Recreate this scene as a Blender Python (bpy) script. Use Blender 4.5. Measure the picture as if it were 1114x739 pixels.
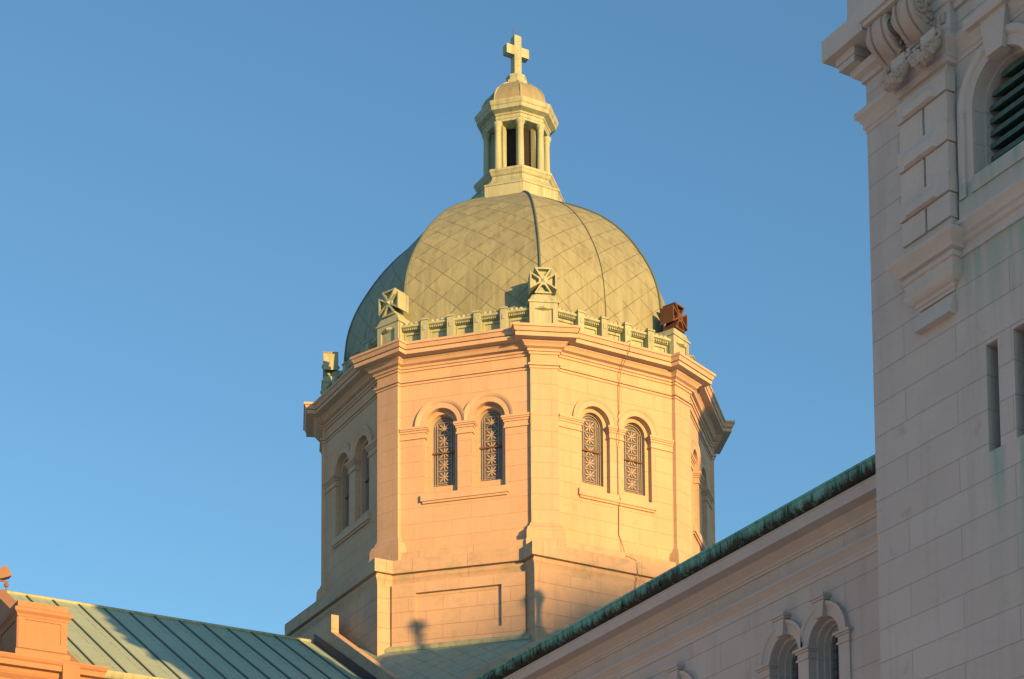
import bpy, math, random
from mathutils import Vector, Matrix
from mathutils.geometry import tessellate_polygon
random.seed(7)
R = math.radians
for o in list(bpy.data.objects):
    bpy.data.objects.remove(o)
sc = bpy.context.scene
COL = sc.collection

# ------------------------------------------------------------------ camera
cam = bpy.data.cameras.new('camera')
cam_o = bpy.data.objects.new('camera', cam)
COL.objects.link(cam_o)
cr, cu, cd = Vector((0.486, 0.874, -0.006)), Vector((0.092, -0.044, 0.995)), Vector((-0.869, 0.484, 0.102))
cd.normalize()
cr = (cr - cd * cr.dot(cd)).normalized()
cu = cr.cross(cd).normalized()
M = Matrix((cr, cu, -cd)).transposed().to_4x4()
M.translation = Vector((69.209, -39.036, 1.7))
cam_o.matrix_world = M
cam.sensor_fit = 'HORIZONTAL'
cam.sensor_width = 36.0
cam.lens = 2198.97 / 1114 * 36.0
cam.shift_x = 0.0
cam.shift_y = (1174.57 - 369.5) / 1114
cam.clip_start = 0.5
cam.clip_end = 6000
sc.camera = cam_o

# ------------------------------------------------------------------ sky, sun, exposure
SUN_AZ, SUN_EL = 6.5, 5.3            # azimuth measured from +X towards +Y
w = bpy.data.worlds.new('World')
sc.world = w
w.use_nodes = True
nt = w.node_tree
nt.nodes.clear()
sky = nt.nodes.new('ShaderNodeTexSky')
sky.sky_type = 'NISHITA'
sky.sun_disc = False
sky.sun_elevation = R(SUN_EL)
sky.sun_rotation = R(90 - SUN_AZ)
sky.air_density = 1.0
sky.dust_density = 0.6
sky.ozone_density = 3.0
bg = nt.nodes.new('ShaderNodeBackground')
bg.inputs['Strength'].default_value = 0.15
out = nt.nodes.new('ShaderNodeOutputWorld')
wb = nt.nodes.new('ShaderNodeMix'); wb.data_type = 'RGBA'; wb.blend_type = 'MULTIPLY'
wb.inputs[0].default_value = 1.0
wb.inputs[7].default_value = (0.95, 1.0, 0.95, 1)      # white balance of the whole sky
nt.links.new(sky.outputs[0], wb.inputs[6])
nt.links.new(wb.outputs[2], bg.inputs[0])
nt.links.new(bg.outputs[0], out.inputs[0])
sl = bpy.data.lights.new('sun', 'SUN')
sl.energy = 4.7
sl.angle = R(0.42)
sl.color = (1.0, 0.48, 0.14)
sun = bpy.data.objects.new('sun', sl)
COL.objects.link(sun)
sdir = Vector((math.cos(R(SUN_EL)) * math.cos(R(SUN_AZ)), math.cos(R(SUN_EL)) * math.sin(R(SUN_AZ)), math.sin(R(SUN_EL))))
sun.rotation_euler = sdir.to_track_quat('Z', 'Y').to_euler()
sun.location = (60, 10, 60)
sc.view_settings.view_transform = 'Standard'
sc.view_settings.look = 'None'
sc.view_settings.exposure = 1.12
sc.view_settings.gamma = 1.0
sc.view_settings.use_curve_mapping = False

# ------------------------------------------------------------------ materials
class NT:
    def __init__(self, name):
        self.m = bpy.data.materials.new(name)
        self.m.use_nodes = True
        self.t = self.m.node_tree
        self.t.nodes.clear()
        self.out = self.n('ShaderNodeOutputMaterial')
        self.b = self.n('ShaderNodeBsdfPrincipled')
        self.l(self.b.outputs[0], self.out.inputs[0])
    def n(self, typ, **kw):
        x = self.t.nodes.new(typ)
        for k, v in kw.items():
            setattr(x, k, v)
        return x
    def l(self, a, b):
        self.t.links.new(a, b)
    def val(self, sock, v):
        if hasattr(v, 'links') or isinstance(v, bpy.types.NodeSocket):
            self.l(v, sock)
        else:
            sock.default_value = v
    def math(self, op, a, b=None, c=None, clamp=False):
        x = self.n('ShaderNodeMath', operation=op, use_clamp=clamp)
        self.val(x.inputs[0], a)
        if b is not None: self.val(x.inputs[1], b)
        if c is not None: self.val(x.inputs[2], c)
        return x.outputs[0]
    def mix(self, f, a, b, blend='MIX'):
        x = self.n('ShaderNodeMix', data_type='RGBA', blend_type=blend)
        self.val(x.inputs[0], f)
        self.val(x.inputs[6], a if not isinstance(a, tuple) else (*a, 1))
        self.val(x.inputs[7], b if not isinstance(b, tuple) else (*b, 1))
        return x.outputs[2]
    def noise(self, vec, scale, detail=4, rough=0.55):
        x = self.n('ShaderNodeTexNoise')
        if vec is not None: self.l(vec, x.inputs['Vector'])
        x.inputs['Scale'].default_value = scale
        x.inputs['Detail'].default_value = detail
        x.inputs['Roughness'].default_value = rough
        return x.outputs[0]
    def ramp(self, f, lo, hi):
        x = self.n('ShaderNodeMapRange')
        self.l(f, x.inputs[0])
        x.inputs[1].default_value = lo; x.inputs[2].default_value = hi
        return x.outputs[0]
    def mapping(self, vec, scale=(1, 1, 1), loc=(0, 0, 0), rot=(0, 0, 0)):
        x = self.n('ShaderNodeMapping')
        self.l(vec, x.inputs[0])
        x.inputs['Scale'].default_value = scale
        x.inputs['Location'].default_value = loc
        x.inputs['Rotation'].default_value = rot
        return x.outputs[0]
    def uv(self):
        return self.n('ShaderNodeUVMap', uv_map='UVMap').outputs[0]
    def geo(self):
        return self.n('ShaderNodeNewGeometry').outputs['Position']
    def bump(self, h, strength, dist=0.02):
        x = self.n('ShaderNodeBump')
        x.inputs['Strength'].default_value = strength
        x.inputs['Distance'].default_value = dist
        self.l(h, x.inputs['Height'])
        self.l(x.outputs[0], self.b.inputs['Normal'])
    def end(self, color, rough=0.8, metal=0.0, spec=0.3):
        self.val(self.b.inputs['Base Color'], color if not isinstance(color, tuple) else (*color, 1))
        self.val(self.b.inputs['Roughness'], rough)
        self.b.inputs['Metallic'].default_value = metal
        self.b.inputs['Specular IOR Level'].default_value = spec
        return self.m

def limestone(name, base, row=0.62, width=1.35, joints=True, joint_dark=0.62, stain=0.5, green=None, seed=0.0, moss=0.0):
    k = NT(name)
    pos, uv = k.geo(), k.uv()
    c1 = tuple(x * 1.03 for x in base); c2 = tuple(x * 0.965 for x in base)
    if joints:
        br = k.n('ShaderNodeTexBrick')
        k.l(uv, br.inputs['Vector'])
        br.offset = 0.5
        br.inputs['Color1'].default_value = (*c1, 1)
        br.inputs['Color2'].default_value = (c2[0], c2[1] * 0.985, c2[2] * 0.97, 1)
        br.inputs['Mortar'].default_value = (*(x * joint_dark for x in base), 1)
        br.inputs['Scale'].default_value = 1.0
        br.inputs['Mortar Size'].default_value = 0.009
        br.inputs['Mortar Smooth'].default_value = 0.35
        br.inputs['Bias'].default_value = -0.1
        br.inputs['Brick Width'].default_value = width
        br.inputs['Row Height'].default_value = row
        col = br.outputs[0]; fac = br.outputs[1]
    else:
        col = k.mix(k.ramp(k.noise(pos, 0.9), .35, .65), c1, c2); fac = None
    # broad weathering, fine grain, vertical rain streaks
    broad = k.ramp(k.noise(k.mapping(pos, loc=(seed, seed, 0)), 0.45, 5, 0.6), 0.35, 0.72)
    col = k.mix(k.math('MULTIPLY', broad, 0.42), col, tuple(x * y for x, y in zip(base, (0.74, 0.74, 0.76))))
    streak = k.ramp(k.noise(k.mapping(pos, scale=(2.2, 2.2, 0.16), loc=(seed, 3, 1)), 1.0, 5, 0.65), 0.5, 0.78)
    col = k.mix(k.math('MULTIPLY', streak, stain * 0.55), col, tuple(x * y for x, y in zip(base, (0.52, 0.53, 0.55))))
    spots = k.ramp(k.noise(k.mapping(pos, loc=(7 + seed, 2, 0)), 1.7, 4, 0.6), 0.62, 0.80)
    col = k.mix(k.math('MULTIPLY', spots, stain * 0.6), col, tuple(x * 0.42 for x in base))
    if moss:
        ms = k.ramp(k.noise(k.mapping(pos, scale=(1.2, 1.2, 2.5), loc=(5, 1, 9)), 1.0, 5, 0.65), 0.50, 0.66)
        col = k.mix(k.math('MULTIPLY', ms, moss), col, (0.20, 0.27, 0.19))
    grain = k.noise(pos, 22, 3, 0.6)
    col = k.mix(k.math('MULTIPLY', k.ramp(grain, 0.35, 0.7), 0.30), col, tuple(x * 0.72 for x in base))
    if green:
        sep = k.n('ShaderNodeSeparateXYZ'); k.l(pos, sep.inputs[0])
        gn = k.ramp(k.noise(k.mapping(pos, scale=(3.5, 3.5, 0.35)), 1.0, 4, 0.6), 0.36, 0.66)
        tot = None
        for (x0, x1, z0, z1, a) in green:
            fx = k.math('MULTIPLY', k.ramp(sep.outputs[0], x0 - .10, x0 + .12), k.ramp(sep.outputs[0], x1 + .10, x1 - .12))
            fz = k.math('MULTIPLY', k.ramp(sep.outputs[2], z0, z0 + (z1 - z0) * .85), k.ramp(sep.outputs[2], z1 + .02, z1 - .02))
            f = k.math('MULTIPLY', k.math('MULTIPLY', fx, fz), a)
            tot = f if tot is None else k.math('MAXIMUM', tot, f)
        col = k.mix(k.math('MULTIPLY', tot, gn), col, (0.20, 0.36, 0.30))
    h = k.math('MULTIPLY', grain, 0.25)
    h = k.math('ADD', h, k.math('MULTIPLY', k.noise(pos, 5.5, 3), 0.4))
    if fac is not None:
        h = k.math('SUBTRACT', h, k.math('MULTIPLY', fac, 1.2 if joint_dark < .8 else 0.6))
    k.bump(h, 0.8, 0.016)
    return k.end(col, 0.85, spec=0.2)

def patina(name, base, dark, diamonds=None, pans=None, streak=0.5):
    k = NT(name)
    pos, uv = k.geo(), k.uv()
    n1 = k.ramp(k.noise(pos, 0.8, 5, 0.6), 0.35, 0.68)
    col = k.mix(n1, base, tuple(a * .8 + b * .2 for a, b in zip(base, dark)))
    st = k.ramp(k.noise(k.mapping(pos, scale=(3.0, 3.0, 0.25)), 1.3, 5, 0.65), 0.46, 0.74)
    col = k.mix(k.math('MULTIPLY', st, streak), col, dark)
    st2 = k.ramp(k.noise(k.mapping(pos, scale=(7.0, 7.0, 0.5), loc=(3, 5, 0)), 1.0, 4, 0.6), 0.50, 0.70)
    col = k.mix(k.math('MULTIPLY', st2, 0.28), col, tuple(min(1, a * 1.35) for a in base))
    fine = k.noise(pos, 14, 3)
    h = k.math('MULTIPLY', fine, 0.25)
    if diamonds:
        wd, hd = diamonds
        sep = k.n('ShaderNodeSeparateXYZ'); k.l(uv, sep.inputs[0])
        a = k.math('DIVIDE', sep.outputs[0], wd); b = k.math('DIVIDE', sep.outputs[1], hd)
        p, q = k.math('ADD', a, b), k.math('SUBTRACT', a, b)
        fp, fq = k.math('FRACT', p), k.math('FRACT', q)
        dp = k.math('MINIMUM', fp, k.math('SUBTRACT', 1.0, fp))
        dq = k.math('MINIMUM', fq, k.math('SUBTRACT', 1.0, fq))
        d = k.math('MINIMUM', dp, dq)
        line = k.ramp(d, 0.036, 0.010)
        cid = k.n('ShaderNodeCombineXYZ')
        k.l(k.math('FLOOR', p), cid.inputs[0]); k.l(k.math('FLOOR', q), cid.inputs[1])
        wn = k.n('ShaderNodeTexWhiteNoise'); k.l(cid.outputs[0], wn.inputs[0])
        col = k.mix(k.math('MULTIPLY', wn.outputs[0], 0.22), col, tuple(a_ * .72 for a_ in base))
        brk = k.ramp(k.noise(pos, 2.2, 3), 0.30, 0.52)
        col = k.mix(k.math('MULTIPLY', k.math('MULTIPLY', line, brk), 0.58), col, tuple(a_ * .5 for a_ in dark))  # seam lines darkened in colour, for grime and the thin seam shadow
        # each shingle is slightly pillowed and laps over the one below
        pil = k.math('MULTIPLY', k.math('ADD', fp, k.math('SUBTRACT', 1.0, fq)), 0.9)
        h = k.math('ADD', h, pil)
        h = k.math('ADD', h, k.math('MULTIPLY', wn.outputs[0], 0.5))
        sc2 = k.n('ShaderNodeSeparateXYZ'); k.l(wn.outputs[1], sc2.inputs[0])
        for fr_, ch in ((fp, 0), (fq, 1)):      # every sheet lies at its own slight tilt
            h = k.math('ADD', h, k.math('MULTIPLY', k.math('SUBTRACT', fr_, 0.5), k.math('MULTIPLY', k.math('SUBTRACT', sc2.outputs[ch], 0.5), 4.5)))
        h = k.math('ADD', h, k.math('MULTIPLY', k.noise(pos, 2.4, 3), 1.6))
    if pans:
        br = k.n('ShaderNodeTexBrick')
        k.l(uv, br.inputs['Vector'])
        br.offset = 0.5
        br.inputs['Scale'].default_value = 1.0
        br.inputs['Mortar Size'].default_value = 0.014
        br.inputs['Mortar Smooth'].default_value = 0.2
        br.inputs['Brick Width'].default_value = pans[0]
        br.inputs['Row Height'].default_value = pans[1]
        br.inputs['Color1'].default_value = (0, 0, 0, 1); br.inputs['Color2'].default_value = (1, 1, 1, 1)
        col = k.mix(k.math('MULTIPLY', br.outputs[0], 0.45), col, tuple(a_ * .76 for a_ in base))
        brk = k.ramp(k.noise(pos, 6, 2), 0.42, 0.55)
        col = k.mix(k.math('MULTIPLY', k.math('MULTIPLY', br.outputs[1], brk), 0.9), col, tuple(a_ * .3 for a_ in dark))
        h = k.math('ADD', h, k.math('MULTIPLY', k.noise(pos, 1.5, 3), 1.2))
    k.bump(h, 0.8 if diamonds else 0.5, 0.022)
    return k.end(col, k.math('ADD', 0.5, k.math('MULTIPLY', fine, 0.25)), spec=0.35)

def plain(name, col, rough=0.6, metal=0.0, var=0.25, scale=3.0, spec=0.3):
    k = NT(name)
    pos = k.geo()
    f = k.ramp(k.noise(pos, scale, 4), 0.35, 0.7)
    c = k.mix(k.math('MULTIPLY', f, var), col, tuple(x * 0.45 for x in col))
    k.bump(k.noise(pos, scale * 6, 3), 0.3, 0.01)
    return k.end(c, rough, metal, spec)

MAT = {}
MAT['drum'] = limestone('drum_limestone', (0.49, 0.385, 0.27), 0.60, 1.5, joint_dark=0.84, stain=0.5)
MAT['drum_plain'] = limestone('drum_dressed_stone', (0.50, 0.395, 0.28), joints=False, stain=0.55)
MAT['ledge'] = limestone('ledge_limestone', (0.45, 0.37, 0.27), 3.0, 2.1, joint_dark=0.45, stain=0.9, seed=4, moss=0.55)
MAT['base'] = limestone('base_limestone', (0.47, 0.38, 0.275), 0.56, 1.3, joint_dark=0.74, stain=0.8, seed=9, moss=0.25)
MAT['nave'] = limestone('nave_limestone', (0.48, 0.475, 0.445), 0.74, 2.6, joint_dark=0.72, stain=0.7, seed=13)
MAT['nave_plain'] = limestone('nave_dressed_stone', (0.49, 0.48, 0.45), joints=False, stain=0.35, seed=13)
GREEN = [(40.66, 41.14, 14.6, 17.75, 1.0), (41.42, 41.9, 14.2, 17.75, 1.0), (40.25, 42.55, 22.6, 23.4, 1.0), (40.2, 43.0, 20.2, 22.0, 0.75)]
MAT['tower'] = limestone('tower_limestone', (0.485, 0.485, 0.46), 0.69, 3.1, joint_dark=0.70, stain=0.9, green=GREEN, seed=21)
MAT['tower_plain'] = limestone('tower_dressed_stone', (0.495, 0.49, 0.46), joints=False, stain=0.4, green=GREEN, seed=21)
MAT['pale_wall'] = limestone('pale_bounce_stone', (0.58, 0.54, 0.47), 0.8, 2.4, joint_dark=0.8, stain=0.2)  # for the added block that bounces light
MAT['carved'] = limestone('carved_stone', (0.42, 0.385, 0.34), joints=False, stain=1.0, seed=30)
MAT['dome'] = patina('dome_copper', (0.235, 0.285, 0.19), (0.10, 0.115, 0.075), diamonds=(1.16, 1.0), streak=0.62)
MAT['cupola'] = patina('cupola_copper', (0.25, 0.27, 0.175), (0.12, 0.13, 0.08), streak=0.5)
MAT['corner_roof'] = patina('corner_roof_copper', (0.24, 0.36, 0.29), (0.14, 0.17, 0.12), diamonds=(0.95, 0.8), streak=0.4)
MAT['roof'] = patina('pan_roof_copper', (0.30, 0.45, 0.36), (0.21, 0.32, 0.27), pans=(2.1, 0.95), streak=0.25)
MAT['copper_trim'] = patina('copper_trim', (0.32, 0.40, 0.28), (0.12, 0.15, 0.11), streak=0.75)
MAT['seam'] = plain('dark_copper_seam', (0.09, 0.14, 0.13), 0.6)
def gutter_mat():
    k = NT('streaked_gutter_copper')
    pos = k.geo()
    sep = k.n('ShaderNodeSeparateXYZ'); k.l(pos, sep.inputs[0])
    st = k.noise(k.mapping(pos, scale=(7.0, 7.0, 1.6)), 1.0, 5, 0.7)
    big = k.noise(pos, 0.55, 3)
    low = k.ramp(sep.outputs[2], 20.72, 20.42)      # run-off stains start at the rim and widen downwards
    f = k.ramp(k.math('ADD', st, k.math('ADD', k.math('MULTIPLY', low, 0.30), k.math('MULTIPLY', big, 0.35))), 0.62, 0.92)
    col = k.mix(f, (0.12, 0.40, 0.36), (0.010, 0.022, 0.020))
    k.bump(st, 0.4, 0.02)
    return k.end(col, 0.6)
MAT['gutter'] = gutter_mat()
MAT['louvre'] = plain('louvre_copper', (0.075, 0.155, 0.14), 0.6, var=0.6, scale=8)
MAT['rust'] = plain('rusty_metal', (0.105, 0.058, 0.034), 0.8, var=0.35)
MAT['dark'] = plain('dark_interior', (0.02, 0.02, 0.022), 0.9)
MAT['lead'] = plain('dark_lead_flashing', (0.055, 0.045, 0.055), 0.55)
MAT['lattice'] = plain('pale_lead_tracery', (0.33, 0.30, 0.24), 0.6, var=0.3)
MAT['cable'] = plain('thin_weathered_cable', (0.20, 0.17, 0.12), 0.7)
MAT['bar'] = plain('brown_iron_bar', (0.13, 0.085, 0.05), 0.7)
MAT['frame'] = plain('window_frame_paint', (0.30, 0.33, 0.31), 0.6)
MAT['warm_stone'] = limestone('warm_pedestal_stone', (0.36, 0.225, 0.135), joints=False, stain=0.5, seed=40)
MAT['lamp'] = plain('brown_lamp_metal', (0.20, 0.13, 0.09), 0.6)

def glass_mat():
    k = NT('dark_leaded_glass')
    pos = k.geo()
    v = k.n('ShaderNodeTexVoronoi'); k.l(pos, v.inputs['Vector']); v.inputs['Scale'].default_value = 9.0
    col = k.mix(k.ramp(k.noise(pos, 6), 0.35, 0.7), (0.07, 0.09, 0.11), (0.13, 0.145, 0.155))
    k.bump(v.outputs[0], 0.25, 0.02)
    return k.end(col, 0.3, spec=0.5)
MAT['glass'] = glass_mat()

def ground_mat():
    k = NT('pale_bounce_ground')
    pos = k.geo()
    col = k.mix(k.ramp(k.noise(pos, 0.06, 4), 0.5, 0.62), (0.72, 0.72, 0.72), (0.36, 0.34, 0.30))  # made-up snow tone, pale so the unseen ground bounces light upwards
    k.bump(k.noise(pos, 4), 0.3, 0.03)
    return k.end(col, 0.9)
MAT['ground'] = ground_mat()

# ------------------------------------------------------------------ mesh builder
def D2(a): return Vector((math.cos(R(a)), math.sin(R(a)), 0.0))

class B:
    def __init__(self):
        self.v = []; self.f = []; self.uvf = {}
    def add(self, pts, faces, uvs=None):
        n = len(self.v)
        self.v += [Vector(p) for p in pts]
        for i, f in enumerate(faces):
            if uvs: self.uvf[len(self.f)] = [uvs[j] for j in f]
            self.f.append([n + j for j in f])
    def quad(self, a, b, c, d, uvs=None):
        self.add([a, b, c, d], [(0, 1, 2, 3)], uvs)
    def box(self, x0, x1, y0, y1, z0, z1):
        p = [(x, y, z) for z in (z0, z1) for x, y in ((x0, y0), (x1, y0), (x1, y1), (x0, y1))]
        self.add(p, [(3, 2, 1, 0), (4, 5, 6, 7), (0, 1, 5, 4), (1, 2, 6, 5), (2, 3, 7, 6), (3, 0, 4, 7)])
    def hexa(self, bot, top):
        n = len(bot)
        self.add(list(bot) + list(top), [tuple(reversed(range(n))), tuple(range(n, 2 * n))] + [(i, (i + 1) % n, n + (i + 1) % n, n + i) for i in range(n)])
    def grid(self, rows, close_u=False, close_v=False, uvrows=None):
        n = len(rows[0]); m = len(rows)
        pts = [p for r in rows for p in r]
        uv = [p for r in uvrows for p in r] if uvrows else None
        fs = []
        for j in range(m if close_v else m - 1):
            for i in range(n if close_u else n - 1):
                fs.append((j * n + i, j * n + (i + 1) % n, ((j + 1) % m) * n + (i + 1) % n, ((j + 1) % m) * n + i))
        self.add(pts, fs, uv)
    def fan(self, pts):
        self.add(pts, [tuple(range(len(pts)))])
    def tube(self, path, rad, n=8, cap=True):
        path = [Vector(p) for p in path]
        rads = rad if isinstance(rad, (list, tuple)) else [rad] * len(path)
        rows = []; up = None
        for i, p in enumerate(path):
            t = (path[min(i + 1, len(path) - 1)] - path[max(i - 1, 0)]).normalized()
            if up is None:
                up = Vector((0, 0, 1)) if abs(t.z) < .9 else Vector((1, 0, 0))
            s = t.cross(up).normalized(); up = s.cross(t).normalized()
            rows.append([p + (s * math.cos(a) + up * math.sin(a)) * rads[i] for a in [2 * math.pi * k / n for k in range(n)]])
        self.grid(rows, close_u=True)
        if cap:
            self.fan(list(reversed(rows[0]))); self.fan(rows[-1])
    def lathe(self, prof, n=24, c=(0, 0, 0), a0=0.0):
        c = Vector(c)
        rows = [[c + Vector((r * math.cos(a), r * math.sin(a), z)) for a in [R(a0) + 2 * math.pi * k / n for k in range(n)]] for r, z in prof]
        self.grid(rows, close_u=True)
        if prof[0][0] > 1e-4: self.fan(list(reversed(rows[0])))
        if prof[-1][0] > 1e-4: self.fan(rows[-1])
    def prism(self, poly, a, b):
        """poly: list of 2D; a,b: functions mapping 2D -> 3D for the two ends"""
        P = [Vector(a(*q)) for q in poly]; Q = [Vector(b(*q)) for q in poly]
        n = len(poly)
        self.add(P + Q, [(i, (i + 1) % n, n + (i + 1) % n, n + i) for i in range(n)])
        tr = tessellate_polygon([[Vector((q[0], q[1], 0)) for q in poly]])
        self.add(P, [tuple(t) for t in tr]); self.add(Q, [tuple(t) for t in tr])
    def sweep(self, path, prof, closed=True, close_prof=True, caps=True):
        """path: plan polyline, counter-clockwise (outward on the right); prof: list of (offset outward, z)"""
        path = [Vector((p[0], p[1])) for p in path]
        n = len(path); N = []
        for i in range(n):
            if closed or 0 < i < n - 1:
                d0 = (path[i] - path[i - 1]).normalized(); d1 = (path[(i + 1) % n] - path[i]).normalized()
            elif i == 0:
                d0 = d1 = (path[1] - path[0]).normalized()
            else:
                d0 = d1 = (path[i] - path[i - 1]).normalized()
            n0 = Vector((d0.y, -d0.x)); n1 = Vector((d1.y, -d1.x))
            N.append((n0 + n1) / (1 + n0.dot(n1)))
        rows = [[Vector((path[i].x + N[i].x * o, path[i].y + N[i].y * o, z)) for i in range(n)] for o, z in prof]
        self.grid(rows, close_u=closed, close_v=close_prof)
        if not closed and caps and close_prof:
            self.fan([r[0] for r in rows]); self.fan([r[-1] for r in reversed(rows)])
    def arc(self, F, tc, zc, prof, a0=0, a1=180, n=24, clamp=None):
        """sweep closed profile [(radius, off)] round an arch"""
        rows = []
        for r, o in prof:
            row = []
            for k in range(n + 1):
                a = R(a0 + (a1 - a0) * k / n)
                t = tc + r * math.cos(a)
                if clamp == '+': t = max(t, 0.004)
                if clamp == '-': t = min(t, -0.004)
                row.append(F(t, o, zc + r * math.sin(a)))
            rows.append(row)
        self.grid(rows, close_v=True)
        self.fan([r[0] for r in rows]); self.fan([r[-1] for r in reversed(rows)])
    def wall(self, F, t0, t1, z0, z1, holes=(), depth=0.3, hole_pts=None):
        outer = [(t0, z0), (t1, z0), (t1, z1), (t0, z1)]
        loops = [outer] + [list(h) for h in holes]
        tr = tessellate_polygon([[Vector((a, b, 0)) for a, b in lp] for lp in loops])
        pts = [F(a, 0, b) for lp in loops for a, b in lp]
        self.add(pts, [tuple(t) for t in tr])
        for h in holes:
            self.reveal(F, h, 0, -depth)
    def reveal(self, F, loop, o0, o1):
        n = len(loop)
        self.add([F(a, o0, b) for a, b in loop] + [F(a, o1, b) for a, b in loop], [(i, (i + 1) % n, n + (i + 1) % n, n + i) for i in range(n)])
    def ring(self, F, l0, l1, o):
        n = len(l0)
        self.add([F(a, o, b) for a, b in l0] + [F(a, o, b) for a, b in l1], [(i, (i + 1) % n, n + (i + 1) % n, n + i) for i in range(n)])
    def face2d(self, F, loop, o):
        tr = tessellate_polygon([[Vector((a, b, 0)) for a, b in loop]])
        self.add([F(a, o, b) for a, b in loop], [tuple(t) for t in tr])
    def fbox(self, F, t0, t1, o0, o1, z0, z1):
        p = [F(t, o, z) for z in (z0, z1) for t, o in ((t0, o0), (t1, o0), (t1, o1), (t0, o1))]
        self.add(p, [(3, 2, 1, 0), (4, 5, 6, 7), (0, 1, 5, 4), (1, 2, 6, 5), (2, 3, 7, 6), (3, 0, 4, 7)])
    def mesh(self, name, mat, off=(0, 0, 0), smooth=None, fix=True):
        off = Vector(off)
        me = bpy.data.meshes.new(name)
        me.from_pydata([v - off for v in self.v], [], self.f)
        me.update()
        if fix:
            import bmesh
            bm = bmesh.new(); bm.from_mesh(me)
            bmesh.ops.remove_doubles(bm, verts=bm.verts, dist=0.0004)
            bmesh.ops.recalc_face_normals(bm, faces=bm.faces)
            bm.to_mesh(me); bm.free()
        uvl = me.uv_layers.new(name='UVMap')
        if self.uvf and not fix:
            for p in me.polygons:
                us = self.uvf.get(p.index)
                for j, li in enumerate(p.loop_indices):
                    uvl.data[li].uv = us[j] if us else (0, 0)
        else:
            for p in me.polygons:
                nn = p.normal
                for li in p.loop_indices:
                    c = me.vertices[me.loops[li].vertex_index].co + off
                    if abs(nn.z) < 0.75:
                        t = Vector((-nn.y, nn.x, 0)).normalized()
                        uvl.data[li].uv = (c.dot(t) + 50, c.z)
                    else:
                        uvl.data[li].uv = (c.x + 50, c.y + 50)
        if smooth:
            for p in me.polygons: p.use_smooth = True
            me.set_sharp_from_angle(angle=R(smooth))
        me.materials.append(MAT[mat] if isinstance(mat, str) else mat)
        return me

def put(name, me, parent=None, loc=(0, 0, 0), rz=0.0):
    o = bpy.data.objects.new(name, me)
    COL.objects.link(o)
    o.location = loc
    o.rotation_euler = (0, 0, rz)
    if parent is not None: o.parent = parent
    return o
def tag(o, label, cat, group=None):
    o['label'] = label; o['category'] = cat
    if group: o['group'] = group
    return o
def thing(name, label, cat, loc=(0, 0, 0), rz=0.0, group=None):
    o = put(name, None, None, loc, rz)
    return tag(o, label, cat, group)
def part(name, b, mat, root, smooth=None, fix=True):
    """mesh given in world coordinates, root unrotated"""
    p = root; off = Vector((0, 0, 0))
    while p is not None:
        off += p.location; p = p.parent
    return put(name, b.mesh(name, mat, off, smooth, fix), root)
def dup(src, parent, rz=0.0, loc=None):
    c = src.copy(); COL.objects.link(c); c.parent = parent
    c.rotation_euler = (0, 0, rz)
    if loc is not None: c.location = loc
    for ch in list(src.children):
        d = ch.copy(); COL.objects.link(d); d.parent = c
    return c
def frame(ang, c, zoff=0.0):
    n, t = D2(ang), D2(ang + 90)
    return lambda tt, o, z: n * (c + o) + t * tt + Vector((0, 0, z + zoff))
def yframe(Y):      # face looking towards -Y; t runs along +X
    return lambda tt, o, z: Vector((tt, Y - o, z))
def arch(tc, hw, zs, zsp, n=20):
    pts = [(tc - hw, zs), (tc + hw, zs)]
    for k in range(n + 1):
        a = math.pi * k / n
        pts.append((tc + hw * math.cos(a), zsp + hw * math.sin(a)))
    return pts

# ------------------------------------------------------------------ ground
g = B(); g.quad((-3000, -3000, 0), (3000, -3000, 0), (3000, 3000, 0), (-3000, 3000, 0))
go = put('ground', g.mesh('ground', 'ground'))
go['kind'] = 'structure'

# ------------------------------------------------------------------ octagonal drum
CW, PF, HW = 7.45, 8.0, 0.52
def oct_path(cw=CW, pf=PF, hw=HW, inset=0.0):
    q = (cw - hw * math.sin(R(22.5))) / math.cos(R(22.5))
    p = []
    for k in range(8):
        n, t = D2(22.5 + 45 * k), D2(112.5 + 45 * k)
        for r, s in ((q, -hw), (pf, -hw), (pf, hw), (q, hw)):
            v = n * r + t * s
            p.append((v.x, v.y))
    return p
P32 = oct_path()
def base_path(a1, ww, a2):
    p = []
    for k in range(4):
        n, t, nl, nr = D2(90 * k), D2(90 * k + 90), D2(90 * k - 45), D2(90 * k + 45)
        ci = (a2 + ww * t.dot(nl) * -1 * -1) / n.dot(nl) if False else (a2 - (-ww) * t.dot(nl)) / n.dot(nl)
        co = (a2 - ww * t.dot(nr)) / n.dot(nr)
        for r, s in ((ci, -ww), (a1, -ww), (a1, ww), (co, ww)):
            v = n * r + t * s
            p.append((v.x, v.y))
    return p
BP = base_path(8.469, 4.245, 8.48)
BZ = 18.0
drum = thing('octagonal_drum', 'octagonal limestone drum with paired arched windows under the copper dome', 'drum tower', (0, 0, BZ))
DOFF = (0, 0, BZ)
def dmesh(b, name, mat, smooth=None): return b.mesh(name, mat, DOFF, smooth)

# base block and its ledge
b = B(); bp_in = base_path(8.469 - .2, 4.245 - .2, 8.48 - .2)
faces_panel = frame(-45, 8.28)
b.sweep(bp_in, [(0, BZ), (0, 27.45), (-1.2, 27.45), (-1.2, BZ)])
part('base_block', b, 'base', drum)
b = B()
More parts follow.
